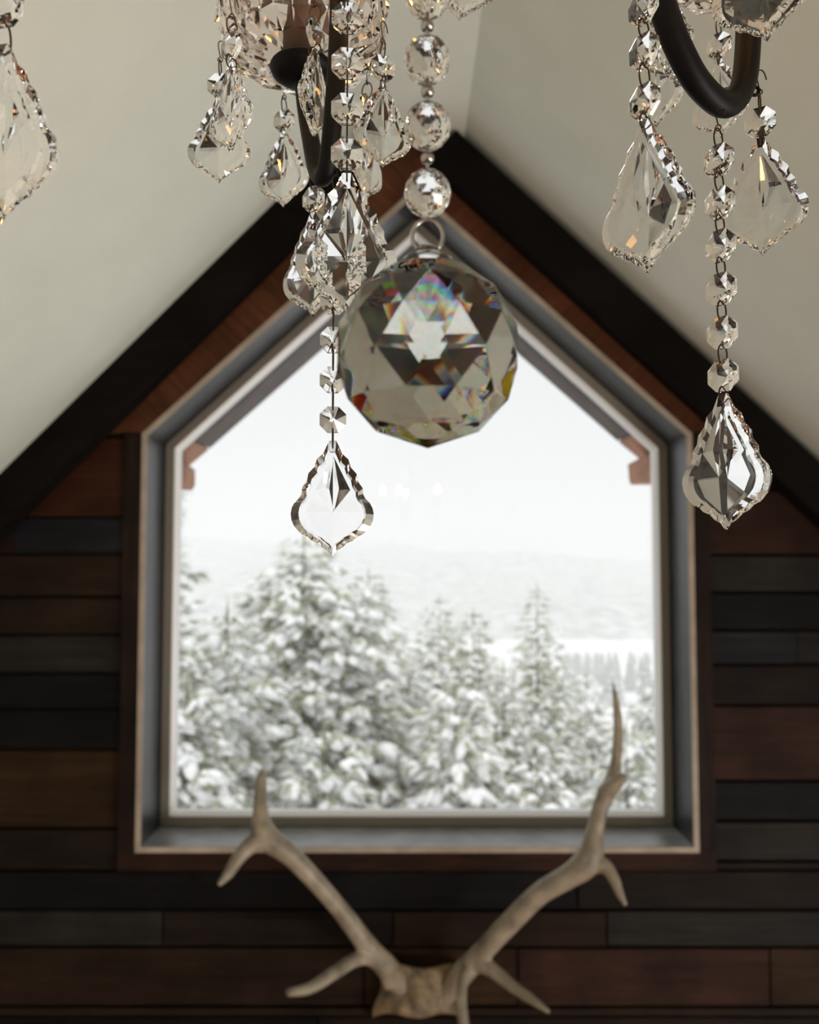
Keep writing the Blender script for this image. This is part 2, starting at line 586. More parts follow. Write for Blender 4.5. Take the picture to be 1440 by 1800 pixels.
# ------------------------------------------------------------------ roof overhang outside
YE = 3.42
def overhang(name, pts, mat):
    a, b = P(*pts[0], YE), P(*pts[1], YE)
    d = Vector((b.x - a.x, b.z - a.z)).normalized()
    n = Vector((-d.y, d.x))
    if n.y < 0: n = -n
    poly = [(a.x, a.z), (b.x, b.z), (b.x + n.x * 0.14, b.z + n.y * 0.14), (a.x + n.x * 0.14, a.z + n.y * 0.14)]
    if d.x < 0: poly = poly[::-1]
    return struct(name, prism_y(poly, YO + 0.01, YE + 0.04), mat)
overhang('trim_8', ((365, 786), (740, 456)), M['eave'])
overhang('trim_9', ((1090, 773), (740, 466)), M['eave'])
overhang('trim_10', ((200, 926), (363, 788)), M['eave_red'])
overhang('trim_11', ((1300, 943), (1092, 775)), M['eave_red'])
for nm, pa, lab in (('roof_bracket', [(240, 862), (338, 862), (343, 852), (343, 826), (325, 813), (240, 813)], 'left'),
                    ('roof_bracket', [(1109, 852), (1190, 852), (1190, 806), (1124, 806), (1104, 816), (1106, 843)], 'right')):
    poly = [(P(x, y, 3.36).x, P(x, y, 3.36).z) for x, y in pa]
    o = link(nm, mesh(nm, *prism_y(poly, YO + 0.02, 3.36)), M['eave_red'])
    tag(o, 'reddish timber bracket end under the roof eave outside the window', 'bracket', 'bracket ends under the eave')

# ------------------------------------------------------------------ crystal shapes (metres, hanging point at the origin)
def pendant_mesh(name, H=0.063, wide=1.0, thick=1.0):
    """French pendalogue: scalloped rim, bevel, faceted front and back"""
    cusps = [(0.0, 0.030), (0.045, 0.052), (0.16, 0.136), (0.286, 0.208), (0.41, 0.262), (0.50, 0.285)]
    lobe = [(0.54, 0.325), (0.585, 0.348), (0.635, 0.357), (0.69, 0.350), (0.74, 0.328), (0.785, 0.290)]
    low = [(0.81, 0.262), (0.865, 0.178), (0.925, 0.085), (1.0, 0.0)]
    half = [(0.0, 0.0)]
    def arc(p, q, sag, n=2):
        d = (q[0] - p[0], q[1] - p[1])
        l = math.hypot(*d)
        nx, ny = d[1] / l, -d[0] / l
        if ny > 0: nx, ny = -nx, -ny
        for k in range(n):
            t = k / n
            b = 4 * t * (1 - t) * sag * l
            yield (p[0] + d[0] * t + nx * b, p[1] + d[1] * t + ny * b)
    half += [cusps[0]]
    half += [cusps[1]]
    for i in range(1, 5):
        half += list(arc(cusps[i], cusps[i + 1], 0.11))[1:] + [cusps[i + 1]]
    half += lobe
    half += [low[0]]
    for i in range(3):
        half += list(arc(low[i], low[i + 1], 0.10))[1:] + [low[i + 1]]
    right = [(x * wide, -y) for y, x in half]
    left = [(-x, z) for x, z in right[-2:0:-1]]
    out = right + left
    n = len(out)
    cx, cz = 0.0, -0.60
    def inset(p, k, kz):
        return (p[0] * k, cz + (p[1] - cz) * kz)
    inn = [inset(p, 0.77, 0.83) for p in out]
    e, t1, t2 = 0.014 * thick, 0.052 * thick, 0.080 * thick
    V, Fc = [], []
    for s in (1, -1):
        V += [(x, -s * e, z) for x, z in out]
        V += [(x, -s * t1, z) for x, z in inn]
    o0, i0, o1, i1 = 0, n, 2 * n, 3 * n
    for k in range(n):
        j = (k + 1) % n
        Fc += [(o0 + k, o0 + j, i0 + j, i0 + k), (o1 + k, o1 + j, i1 + j, i1 + k), (o0 + k, o0 + j, o1 + j, o1 + k)]
    # faceted centre: a key polygon on the inner ring level rising to a spear and a star point
    for s, base in ((1, i0), (-1, i1)):
        def add(x, z, y):
            V.append((x * wide, -s * y, z))
            return len(V) - 1
        # flat land from the inner ring to a key polygon, then large plain facets up to a spear and a star point
        keys = [(0.0, -0.13), (0.150, -0.43), (0.232, -0.62), (0.172, -0.755), (0.0, -0.905), (-0.172, -0.755), (-0.232, -0.62), (-0.150, -0.43)]
        kv = [add(kx, kz, t1) for kx, kz in keys]
        idx = [min(range(n), key=lambda q: (inn[q][0] - kx * 1.12 * wide) ** 2 + (inn[q][1] - (cz + (kz - cz) * 1.1)) ** 2) for kx, kz in keys]
        def run(a, b):
            r = [a]
            while r[-1] != b: r.append((r[-1] + 1) % n)
            return [base + q for q in r]
        for q in range(8):
            Fc.append(tuple(run(idx[q], idx[(q + 1) % 8]) + [kv[(q + 1) % 8], kv[q]]))
        sp_l, sp_r = add(-0.042, -0.42, t2), add(0.042, -0.42, t2)
        Pc = add(0, -0.62, t2)
        Fc += [(kv[0], sp_r, Pc, sp_l), (kv[0], kv[1], sp_r), (kv[1], Pc, sp_r), (kv[0], sp_l, kv[7]), (kv[7], sp_l, Pc)]
        for q in range(1, 7):
            Fc.append((kv[q], kv[q + 1], Pc))
    V = [(x * H, y * H, z * H) for x, y, z in V]
    me = mesh(name, V, Fc)
    me.materials.append(M['crystal'])
    return me

def octagon_mesh(name, d=0.0145):
    r = d / 2 / math.cos(math.pi / 8)
    V, Fc = [], []
    for s in (1, -1):
        for k in range(8):
            a = math.pi / 8 + k * math.pi / 4
            V.append((r * math.cos(a), -s * 0.0009, r * math.sin(a)))
    c0, c1 = len(V), len(V) + 1
    V += [(0, -0.0044, 0), (0, 0.0044, 0)]
    for k in range(8):
        j = (k + 1) % 8
        Fc += [(k, j, 8 + j, 8 + k), (k, j, c0), (8 + k, 8 + j, c1)]
    me = mesh(name, V, Fc)
    me.materials.append(M['crystal'])
    return me

def ball_mesh(name, r, n, lats, mat, pole=1.0):
    V, Fc = [(0, 0, -r * pole)], []
    rows = []
    for q, la in enumerate(lats):
        row = []
        for k in range(n):
            a = 2 * math.pi * (k + 0.5 * (q % 2)) / n
            row.append(len(V))
            V.append((r * math.cos(la) * math.cos(a), r * math.cos(la) * math.sin(a), r * math.sin(la)))
        rows.append(row)
    V.append((0, 0, r * pole))
    for k in range(n):
        Fc.append((0, rows[0][(k + 1) % n], rows[0][k]))
        Fc.append((len(V) - 1, rows[-1][k], rows[-1][(k + 1) % n]))
    for q in range(len(rows) - 1):
        a, b = rows[q], rows[q + 1]
        for k in range(n):
            j = (k + 1) % n
            if q % 2 == 0:
                Fc += [(a[k], a[j], b[k]), (a[j], b[j], b[k])]
            else:
                Fc += [(a[k], a[j], b[j]), (a[k], b[j], b[k])]
    me = mesh(name, V, Fc)
    me.materials.append(mat)
    return me

def link_mesh(name, h=0.0105, wd=0.0072, wr=0.00042, n=20):
    pts = []
    for k in range(n):
        a = 2 * math.pi * k / n
        pts.append((0, wd / 2 * math.cos(a), h / 2 * math.sin(a)))
    me = mesh(name, *tube(pts, wr, 8, closed=True), True)
    me.materials.append(M['wire'])
    return me

def hook_mesh(name):
    """bent wire: open hook above a small eye, 13 mm long, its eye centred at the origin"""
    pts = [(0.0035, 0, 0.006), (0.0026, 0, 0.0095), (0.0012, 0, 0.0115), (-0.0006, 0, 0.0112), (-0.0012, 0, 0.009), (-0.0006, 0, 0.005), (0.0, 0, 0.0018)]
    pts = spline(pts, 4)
    pts += [(0.0014 * math.sin(a), 0, 0.0014 * math.cos(a)) for a in [2 * math.pi * k / 12 for k in range(1, 13)]]
    me = mesh(name, *tube(pts, 0.00035, 6), True)
    me.materials.append(M['wire'])
    return me

ME_PEND = pendant_mesh('large_pendant')
ME_OCT = octagon_mesh('octagon_bead')
ME_LINK = link_mesh('wire_ring')
ME_HOOK = hook_mesh('wire_hook')
ME_ROUND = ball_mesh('round_bead', 0.0080, 12, [R(a) for a in (-66, -44, -22, 0, 22, 44, 66)], M['crystal'], 0.97)

def strand(label, px, py0, Y, beads, pend, phi=0.0, H=0.063, hook=None, tilt=0.0, bead_k=1.0, group=None, rings=None, top_ring=True):
    """crystal strand hanging at depth Y; px is its column at pixel height py0, beads are pixel heights, pend the pixel heights of pendant top and tip"""
    base = P(px, py0, Y)
    X = base.x
    zat = lambda py: P(720, py, Y).z
    ztop = zat(beads[0] if beads else pend[0]) + 0.012
    yaw = math.atan2(-X, Y) + R(phi)
    root = link('crystal_strand', None, loc=(X, Y, ztop), rot=(R(tilt) * 0, 0, yaw))
    tag(root, label, 'crystal drop', group)
    zs_ = [zat(b) - ztop for b in beads]
    prev = None
    rad = 0.00725 * bead_k
    for i, z in enumerate(zs_):
        link('octagon_bead', ME_OCT, None, root, (0, 0, z), (0, 0, 0), (bead_k,) * 3)
        if i == 0:
            if top_ring: link('wire_ring', ME_LINK, None, root, (0, 0, z + rad + 0.0030))
        else:
            mid = (z + zs_[i - 1]) / 2
            gap = abs(zs_[i - 1] - z) - 2 * rad
            link('wire_ring', ME_LINK, None, root, (0, 0, mid), (0, 0, 0), (1, 1, max(0.7, (gap + 0.0046) / 0.0105)))
    if pend:
        zt, zb = zat(pend[0]) - ztop, zat(pend[1]) - ztop
        k = (zt - zb) / 0.063
        w_ = link('pendant', ME_PEND, None, root, (0, 0, zt), (0, R(tilt), 0), (k, k, k))
        if zs_:
            a, b = zs_[-1] - rad + 0.0022, zt - 0.004 * k
            h = max(a - b, 0.005)
            link('wire_ring', ME_LINK, None, root, ((0, 0, (a + b) / 2)), (0, 0, 0), (1, 1, (h + 0.001) / 0.0105))
    if hook is not None:
        zh = (zs_[0] if zs_ else zat(pend[0]) - ztop) + rad + 0.0085
        link('wire_hook', ME_HOOK, None, root, (0, 0, zh), (0, 0, R(hook)))
    return root

# ------------------------------------------------------------------ the chandelier
CH = Vector((0.02, 0.30, 0))
CC = Vector((0.008, 0.274, 0))      # axis of the column, over the ball string
ch = link('chandelier', None, loc=(CH.x, CH.y, CZ + 0.35))
tag(ch, 'black iron chandelier with pressed glass cups and lit candle bulbs', 'chandelier')
def cpart(name, vf, mat, smooth=True, parent=ch):
    V = [Vector(v) - Vector((CH.x, CH.y, CZ + 0.35)) for v in vf[0]]
    return link(name, mesh(name, V, vf[1], smooth), mat, parent)
def moved(vf, x, y, z):
    return [(v[0] + x, v[1] + y, v[2] + z) for v in vf[0]], vf[1]
# centre column, canopy and chain up to the flat ridge
cpart('column', moved(revolve([(0.004, 0.40), (0.016, 0.41), (0.022, 0.43), (0.014, 0.45), (0.010, 0.50), (0.016, 0.54), (0.020, 0.56), (0.012, 0.58), (0.006, 0.62)], 24), CC.x, CC.y, CZ), M['iron'])
cpart('ceiling_canopy', moved(revolve([(0.008, zr - 0.05), (0.03, zr - 0.04), (0.055, zr - 0.012), (0.06, zr - 0.001)], 28), CC.x, CC.y, 0), M['iron'])
z = CZ + 0.625
i = 0
while z < zr - 0.06:
    pts = []
    for k in range(16):
        a = 2 * math.pi * k / 16
        u, t = 0.009 * math.cos(a), 0.018 * math.sin(a)
        pts.append((CC.x + (u if i % 2 else 0), CC.y + (0 if i % 2 else u), z + t))
    cpart('chain_link', tube(pts, 0.002, 8, closed=True), M['iron'])
    z += 0.030
    i += 1

def cup_mesh():
    """pressed glass cup with raised diamond cuts outside, smooth inside"""
    n, rows = 14, 6
    V, Fc = [], []
    prof = [(0.016, 0.0), (0.033, 0.0022), (0.045, 0.0085), (0.050, 0.021), (0.0505, 0.038), (0.049, 0.055), (0.050, 0.067)]
    for q, (r, z) in enumerate(prof):
        for k in range(2 * n):
            a = math.pi * k / n
            cut = 0.0020 if (k + q) % 2 == 0 else -0.0012
            if q in (0, len(prof) - 1): cut = 0
            V.append(((r + cut) * math.cos(a), (r + cut) * math.sin(a), z))
    m = len(prof)
    N2 = 2 * n
    for q in range(m - 1):
        for k in range(N2):
            j = (k + 1) % N2
            a, b, c, d = q * N2 + k, q * N2 + j, (q + 1) * N2 + j, (q + 1) * N2 + k
            if (k + q) % 2 == 0: Fc += [(a, b, d), (b, c, d)]
            else: Fc += [(a, b, c), (a, c, d)]
    ip = [(0.0475, 0.067), (0.0455, 0.055), (0.047, 0.038), (0.0463, 0.023), (0.0415, 0.0125), (0.030, 0.0062), (0.016, 0.004)]
    b0 = len(V)
    for r, z in ip:
        for k in range(N2):
            a = math.pi * k / n
            V.append((r * math.cos(a), r * math.sin(a), z))
    for q in range(len(ip) - 1):
        for k in range(N2):
            j = (k + 1) % N2
            Fc.append((b0 + q * N2 + k, b0 + q * N2 + j, b0 + (q + 1) * N2 + j, b0 + (q + 1) * N2 + k))
    lo = (m - 1) * N2
    e0 = b0 + (len(ip) - 1) * N2
    for k in range(N2):
        j = (k + 1) % N2
        Fc.append((lo + k, lo + j, b0 + j, b0 + k))
        Fc.append((k, j, e0 + j, e0 + k))
    return V, Fc
CUP = cup_mesh()
CAP = revolve([(0.005, -0.0085), (0.012, -0.0075), (0.018, -0.0045), (0.0195, -0.001), (0.017, 0.004)], 32)
CANDLE = revolve([(0.0125, 0.003), (0.0125, 0.085), (0.010, 0.088)], 24)
BULB = revolve([(0.006, 0.088), (0.010, 0.098), (0.0115, 0.108), (0.0095, 0.121), (0.005, 0.133), (0.0008, 0.142)], 20)
SOCKET = revolve([(0.0085, 0.083), (0.0085, 0.0905)], 20)

def arm_point(al, r):
    k = max(0.0, 1 - r / 0.1)
    return CH.x + r * math.sin(al) + (CC.x - CH.x) * k, CH.y + r * math.cos(al) + (CC.y - CH.y) * k
def arm(al, prof, cup_r, cup_z, rad=0.006):
    al = R(al)
    pts = []
    for r, z in spline(prof, 8):
        x, y = arm_point(al, r)
        pts.append((x, y, CZ + z))
    a_ = cpart('arm', tube(pts, rad, 16), M['iron'])
    x, y = arm_point(al, cup_r)
    zc = CZ + cup_z
    cpart('cup_cap', moved(CAP, x, y, zc), M['iron'])
    cpart('glass_cup', moved(CUP, x, y, zc), M['pressed'], False)
    cs_ = cpart('candle_sleeve', moved(CANDLE, x, y, zc), M['candle'])
    cpart('bulb_socket', moved(SOCKET, x, y, zc), M['silver'], True, cs_)
    cpart('bulb', moved(BULB, x, y, zc), M['bulb'], True, cs_)
    return a_, pts
PROF_L = [(0.012, 0.43), (0.06, 0.455), (0.105, 0.42), (0.13, 0.34), (0.137, 0.27), (0.147, 0.225), (0.158, 0.209), (0.171, 0.217), (0.184, 0.243), (0.193, 0.265), (0.198, 0.282)]
PROF_R = [(0.012, 0.43), (0.045, 0.45), (0.085, 0.40), (0.104, 0.32), (0.118, 0.262), (0.138, 0.234), (0.158, 0.224), (0.174, 0.226), (0.186, 0.240), (0.191, 0.262), (0.193, 0.29)]
arm(-25, PROF_L, 0.20, 0.293, 0.0052)
arm(54, PROF_R, 0.193, 0.302, 0.0064)
for a in (122, 194, 266):
    arm(a, PROF_R, 0.193, 0.302)

# small iron lugs under the arms that carry the long strands
for px, py, Y in ((1262, 172, 0.395), (1327, 160, 0.412), (558, 301, 0.458), (584, 303, 0.44)):
    c = P(px, py, Y)
    pts = [(c.x + 0.0022 * math.cos(a), c.y, c.z + 0.0022 * math.sin(a)) for a in [2 * math.pi * k / 14 for k in range(14)]]
    cpart('lug', tube(pts, 0.0009, 8, closed=True), M['iron'])

# ------------------------------------------------------------------ hanging crystals
def sized(pend): return pend
strand('clear crystal strand whose big pendant hangs in front of another beside the faceted ball', 610, 300, 0.365, [-688 + 80 * k for k in range(13)], (305, 551), 0, bead_k=1.0)
strand('long crystal strand whose lowest pendant hangs against the snowy sky', 585, 780, 0.44, [390, 460, 530, 598, 668, 738], (775, 978), 3, hook=20, bead_k=0.98)
strand('short crystal drop hidden partly behind the big clear pendant, hung from the arm tip', 551, 400, 0.458, [350], (374, 556), -38, hook=30)
strand('narrow turned crystal drop at the outer rim of the glass cup', 407, 100, 0.44, [80], (110, 268), -52, hook=60, bead_k=1.1)
strand('heart-bottomed crystal drop behind the narrow turned one under the glass cup', 386, 200, 0.48, [150], (172, 322), -12, hook=10)
strand('crystal drop under the far rim of the glass cup, against the pale ceiling', 499, 250, 0.53, [212], (230, 364), -28, hook=20)
strand('curved crystal drop seen edge-on in front of the black cup cap', 553, 130, 0.435, [60], (86, 240), 62, hook=70, bead_k=1.12)
strand('crystal drop at the cup rim beside the round crystal bead string', 673, 150, 0.453, [120], (148, 295), 22, hook=15, bead_k=1.0)
strand('crystal drop seen edge-on behind the octagon beads beside the black arm', 645, 250, 0.50, [188], (206, 350), 60, hook=10)
strand('broad crystal pendant below a strand of octagon beads left of the curved iron arm', 1134, 200, 0.36, [-144, -66, 12, 90, 178], (212, 480), -38, bead_k=1.07, hook=20)
strand('longest crystal strand ending in a large pendant over the dark rafter', 1264, 300, 0.395, [282, 357, 432, 508, 585, 660], (692, 931), -33, hook=20, bead_k=1.08)
strand('flat crystal pendant facing the room beside the longest strand', 1337, 240, 0.415, [215], (243, 449), -8, hook=15, bead_k=1.04)
strand('crystal drop seen through the loop of the curved iron arm', 1265, 130, 0.47, [80], (104, 242), -22, hook=15, bead_k=1.0)
strand('crystal tip peeking out behind the topmost octagon beads', 1172, 60, 0.45, [-30], (-8, 137), -35)
strand('crystal tip peeking out behind the lower octagon bead above the broad pendant', 1152, 150, 0.46, [60], (84, 224), -25)
strand('dark faceted crystal pendant hanging across the upright of the curved arm', 1347, 30, 0.36, [-225], (-180, 72), -15)
strand('large hazy pendant with an iron ring in front of the bare ceiling', 4, 200, 0.30, [-438, -348, -258, -168, -78, 12], (80, 392), -40, bead_k=1.05)
strand('amber crystal tip beside the topmost round bead of the ball string', 808, 10, 0.30, [-180 - 90 * k for k in range(8, -1, -1)], (-150, 36), 20)

# centre string of round beads and the big faceted ball
YBALL = 0.272
bs = P(748, 620, YBALL)
X = P(752, 620, YBALL).x
zat = lambda py: P(720, py, YBALL).z
bst = link('ball_string', None, loc=(X, YBALL, zat(-60)))
tag(bst, 'large faceted crystal ball on a string of round crystal beads', 'crystal ball')
zz0 = zat(-60)
ROUNDS = [-10 - 117 * k for k in range(9, 0, -1)] + [-10, 107, 222, 340]
for py in ROUNDS:
    link('round_bead', ME_ROUND, None, bst, (0, 0, zat(py) - zz0), (0, 0, R(py)))
for a, b in zip(ROUNDS[:-1], ROUNDS[1:]):
    zc = zat((a + b) / 2) - zz0
    link('pin', mesh('pin', *tube([(0, 0, zc - 0.0065), (0, 0, zc + 0.0065)], 0.0006, 8), True), M['silver'], bst)
    link('spacer', mesh('spacer', *moved(revolve([(0.0008, -0.0018), (0.0020, -0.0012), (0.0023, 0), (0.0020, 0.0012), (0.0008, 0.0018)], 14), 0, 0, zc + 0.0005), True), M['silver'], bst)
RB = 0.0311
zc = zat(622) - zz0
me = ball_mesh('faceted_ball', RB, 11, [R(a) for a in (-56, -31, -7, 17, 41, 63)], M['crystal_ball'], 1.02)
link('faceted_ball', me, None, bst, (0, 0, zc), (0, 0, R(9)))
neck = revolve([(0.010, zc + RB * 0.93), (0.0085, zc + RB * 1.02), (0.0045, zc + RB * 1.12), (0.0035, zc + RB * 1.16)], 16)
link('glass_neck', mesh('glass_neck', *neck, True), M['crystal'], bst)
pts = [(0.0052 * math.cos(a), 0, zat(415) - zz0 + 0.0055 * math.sin(a)) for a in [2 * math.pi * k / 24 for k in range(24)]]
link('pin_ring', mesh('pin_ring', *tube(pts, 0.0008, 8, closed=True), True), M['silver'], bst)

# ------------------------------------------------------------------ antlers
an = link('antler_mount', None, loc=P(735, 1740, YW))
tag(an, 'pale branching elk antlers on a mottled skull plate below the window', 'antlers')
org = P(735, 1740, YW)
def branch(rows):
    rows = spline(rows, 5)
    pts, rs = [], []
    for px, py, w_, Y in rows:
        pts.append(P(px, py, Y) - org)
        rs.append(max(w_, 1.5) / 2 / F * Y)
    return tube(pts, rs, 12)
def antler(brs):
    V, Fc = merge([branch(b) for b in brs])
    o = link('antler', mesh('antler', V, Fc, True), M['bone'], an)
    rm = o.modifiers.new('remesh', 'REMESH')
    rm.mode, rm.voxel_size, rm.use_smooth_shade = 'VOXEL', 0.0045, True
    sm = o.modifiers.new('smooth', 'SMOOTH')
    sm.factor, sm.iterations = 0.5, 4
antler([
    [(712, 1748, 30, 2.575), (685, 1706, 40, 2.51), (650, 1668, 36, 2.45), (605, 1608, 32, 2.40), (560, 1555, 32, 2.36), (510, 1503, 36, 2.33), (466, 1468, 44, 2.32), (458, 1425, 27, 2.33), (459, 1385, 21, 2.35), (460, 1365, 17, 2.36), (462, 1348, 3, 2.37)],
    [(480, 1475, 42, 2.32), (445, 1483, 32, 2.30), (420, 1507, 25, 2.27), (402, 1535, 20, 2.24), (384, 1556, 9, 2.21)],
    [(683, 1735, 16, 2.50), (674, 1705, 24, 2.47), (650, 1684, 26, 2.44), (622, 1688, 24, 2.40), (585, 1712, 23, 2.33), (545, 1737, 20, 2.27), (505, 1745, 15, 2.22)],
])
antler([
    [(782, 1755, 30, 2.575), (812, 1712, 40, 2.51), (845, 1676, 36, 2.45), (900, 1618, 37, 2.40), (950, 1570, 37, 2.36), (1000, 1540, 40, 2.33), (1034, 1512, 48, 2.32), (1046, 1460, 31, 2.33), (1057, 1415, 29, 2.34), (1075, 1378, 30, 2.36), (1082, 1345, 20, 2.37), (1087, 1290, 18, 2.39), (1084, 1240, 13, 2.41), (1076, 1193, 3, 2.43)],
    [(1060, 1398, 30, 2.35), (1080, 1379, 27, 2.33), (1098, 1364, 15, 2.31)],
    [(1025, 1518, 40, 2.32), (1062, 1522, 27, 2.30), (1080, 1547, 20, 2.27), (1090, 1572, 15, 2.25), (1101, 1592, 7, 2.23)],
    [(835, 1690, 34, 2.46), (862, 1703, 26, 2.42), (900, 1733, 22, 2.36), (935, 1757, 17, 2.30), (966, 1779, 8, 2.26)],
    [(832, 1702, 26, 2.46), (815, 1722, 20, 2.42), (811, 1760, 20, 2.36), (815, 1800, 20, 2.32), (820, 1850, 14, 2.29), (824, 1880, 6, 2.27)],
])
# skull plate: lumpy slab against the wall
V, Fc = [], []
nx, nz_ = 14, 9
random.seed(9)
for s in (0, 1):
    for j in range(nz_ + 1):
        for i in range(nx + 1):
            u, v = i / nx, j / nz_
            px = 662 + u * 146 + (1 - v) * 0 + 8 * math.sin(v * 5 + u)
            py = 1696 + v * 88 + 10 * abs(u - 0.5) - 6 * math.sin(u * 9)
            Y = (YW - 0.004) if s else 2.565 - 0.055 * math.sin(math.pi * min(max(u, 0.03), 0.97)) ** 0.6 * (0.6 + 0.4 * v) + 0.012 * noise.noise((u * 5, v * 4, 0))
            V.append(P(px, py, Y) - org)
g = (nx + 1) * (nz_ + 1)
for j in range(nz_):
    for i in range(nx):
        a = j * (nx + 1) + i
        q = (a, a + 1, a + nx + 2, a + nx + 1)
        Fc += [q, tuple(g + t for t in q)]
edge = [i for i in range(nx + 1)] + [j * (nx + 1) + nx for j in range(1, nz_ + 1)] + [nz_ * (nx + 1) + i for i in range(nx - 1, -1, -1)] + [j * (nx + 1) for j in range(nz_ - 1, 0, -1)]
for k in range(len(edge)):
    a, b = edge[k], edge[(k + 1) % len(edge)]
    Fc.append((a, b, g + b, g + a))
link('skull_plate', mesh('skull_plate', V, Fc, True), M['skull'], an)

# ------------------------------------------------------------------ outside: ground, lake, hills
def grid(name, xs, ys, zf, mat, kind, label=None, cat=None):
    V = [(x, y, zf(x, y)) for y in ys for x in xs]
    n = len(xs)
    Fc = [(j * n + i, j * n + i + 1, (j + 1) * n + i + 1, (j + 1) * n + i) for j in range(len(ys) - 1) for i in range(n - 1)]
    o = link(name, mesh(name, V, Fc, True), mat)
    tag(o, label, cat, None, kind)
    return o
def ground_z(x, y):
    d = max(y - 4, 0)
    z = -2.0 - 0.16 * d + 0.6 * noise.noise((x * 0.05, y * 0.05, 0)) * min(1, d / 20)
    if d > 60:
        z = -2.0 - 0.16 * 60 - 0.098 * (d - 60) + 1.5 * noise.noise((x * 0.02, y * 0.02, 3))
    return max(z, -47.4)
xs = [-600 + 1200 * ((i / 60) * 2 - 1) ** 3 / 2 + 600 if False else math.copysign(abs(t) ** 2.2 * 600, t) for i in range(61) for t in [(i / 30) - 1]]
ys = [4 + 440 * (j / 60) ** 2 for j in range(61)]
grid('snow_ground', xs, ys, ground_z, M['snow'], 'structure')
v, f = box(-600, 600, 440, 1500, -48.5, -47.5)
o = link('frozen_lake', mesh('frozen_lake', v, f), M['ice'])
o['kind'] = 'structure'
def hill_z(x, y):
    t = (y - 490) / 500
    return -48 + 60 * (t ** 0.7 if t > 0 else 0) * (0.6 + 0.3 * math.sin(x * 0.004 + 2.2) + 0.35 * noise.noise((x * 0.004, y * 0.004, 7)) + 0.1 * noise.noise((x * 0.03, y * 0.03, 1)))
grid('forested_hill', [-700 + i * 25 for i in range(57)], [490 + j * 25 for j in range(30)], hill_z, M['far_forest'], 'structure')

# ------------------------------------------------------------------ outside: snow-laden conifers
ICO = bmesh.new()
bmesh.ops.create_icosphere(ICO, subdivisions=2, radius=1.0)
ICO_V = [v.co.copy() for v in ICO.verts]
ICO_F = [tuple(v.index for v in f.verts) for f in ICO.faces]
ICO.free()
ICO = bmesh.new()
bmesh.ops.create_icosphere(ICO, subdivisions=1, radius=1.0)
ICO1_V = [v.co.copy() for v in ICO.verts]
ICO1_F = [tuple(v.index for v in f.verts) for f in ICO.faces]
ICO.free()

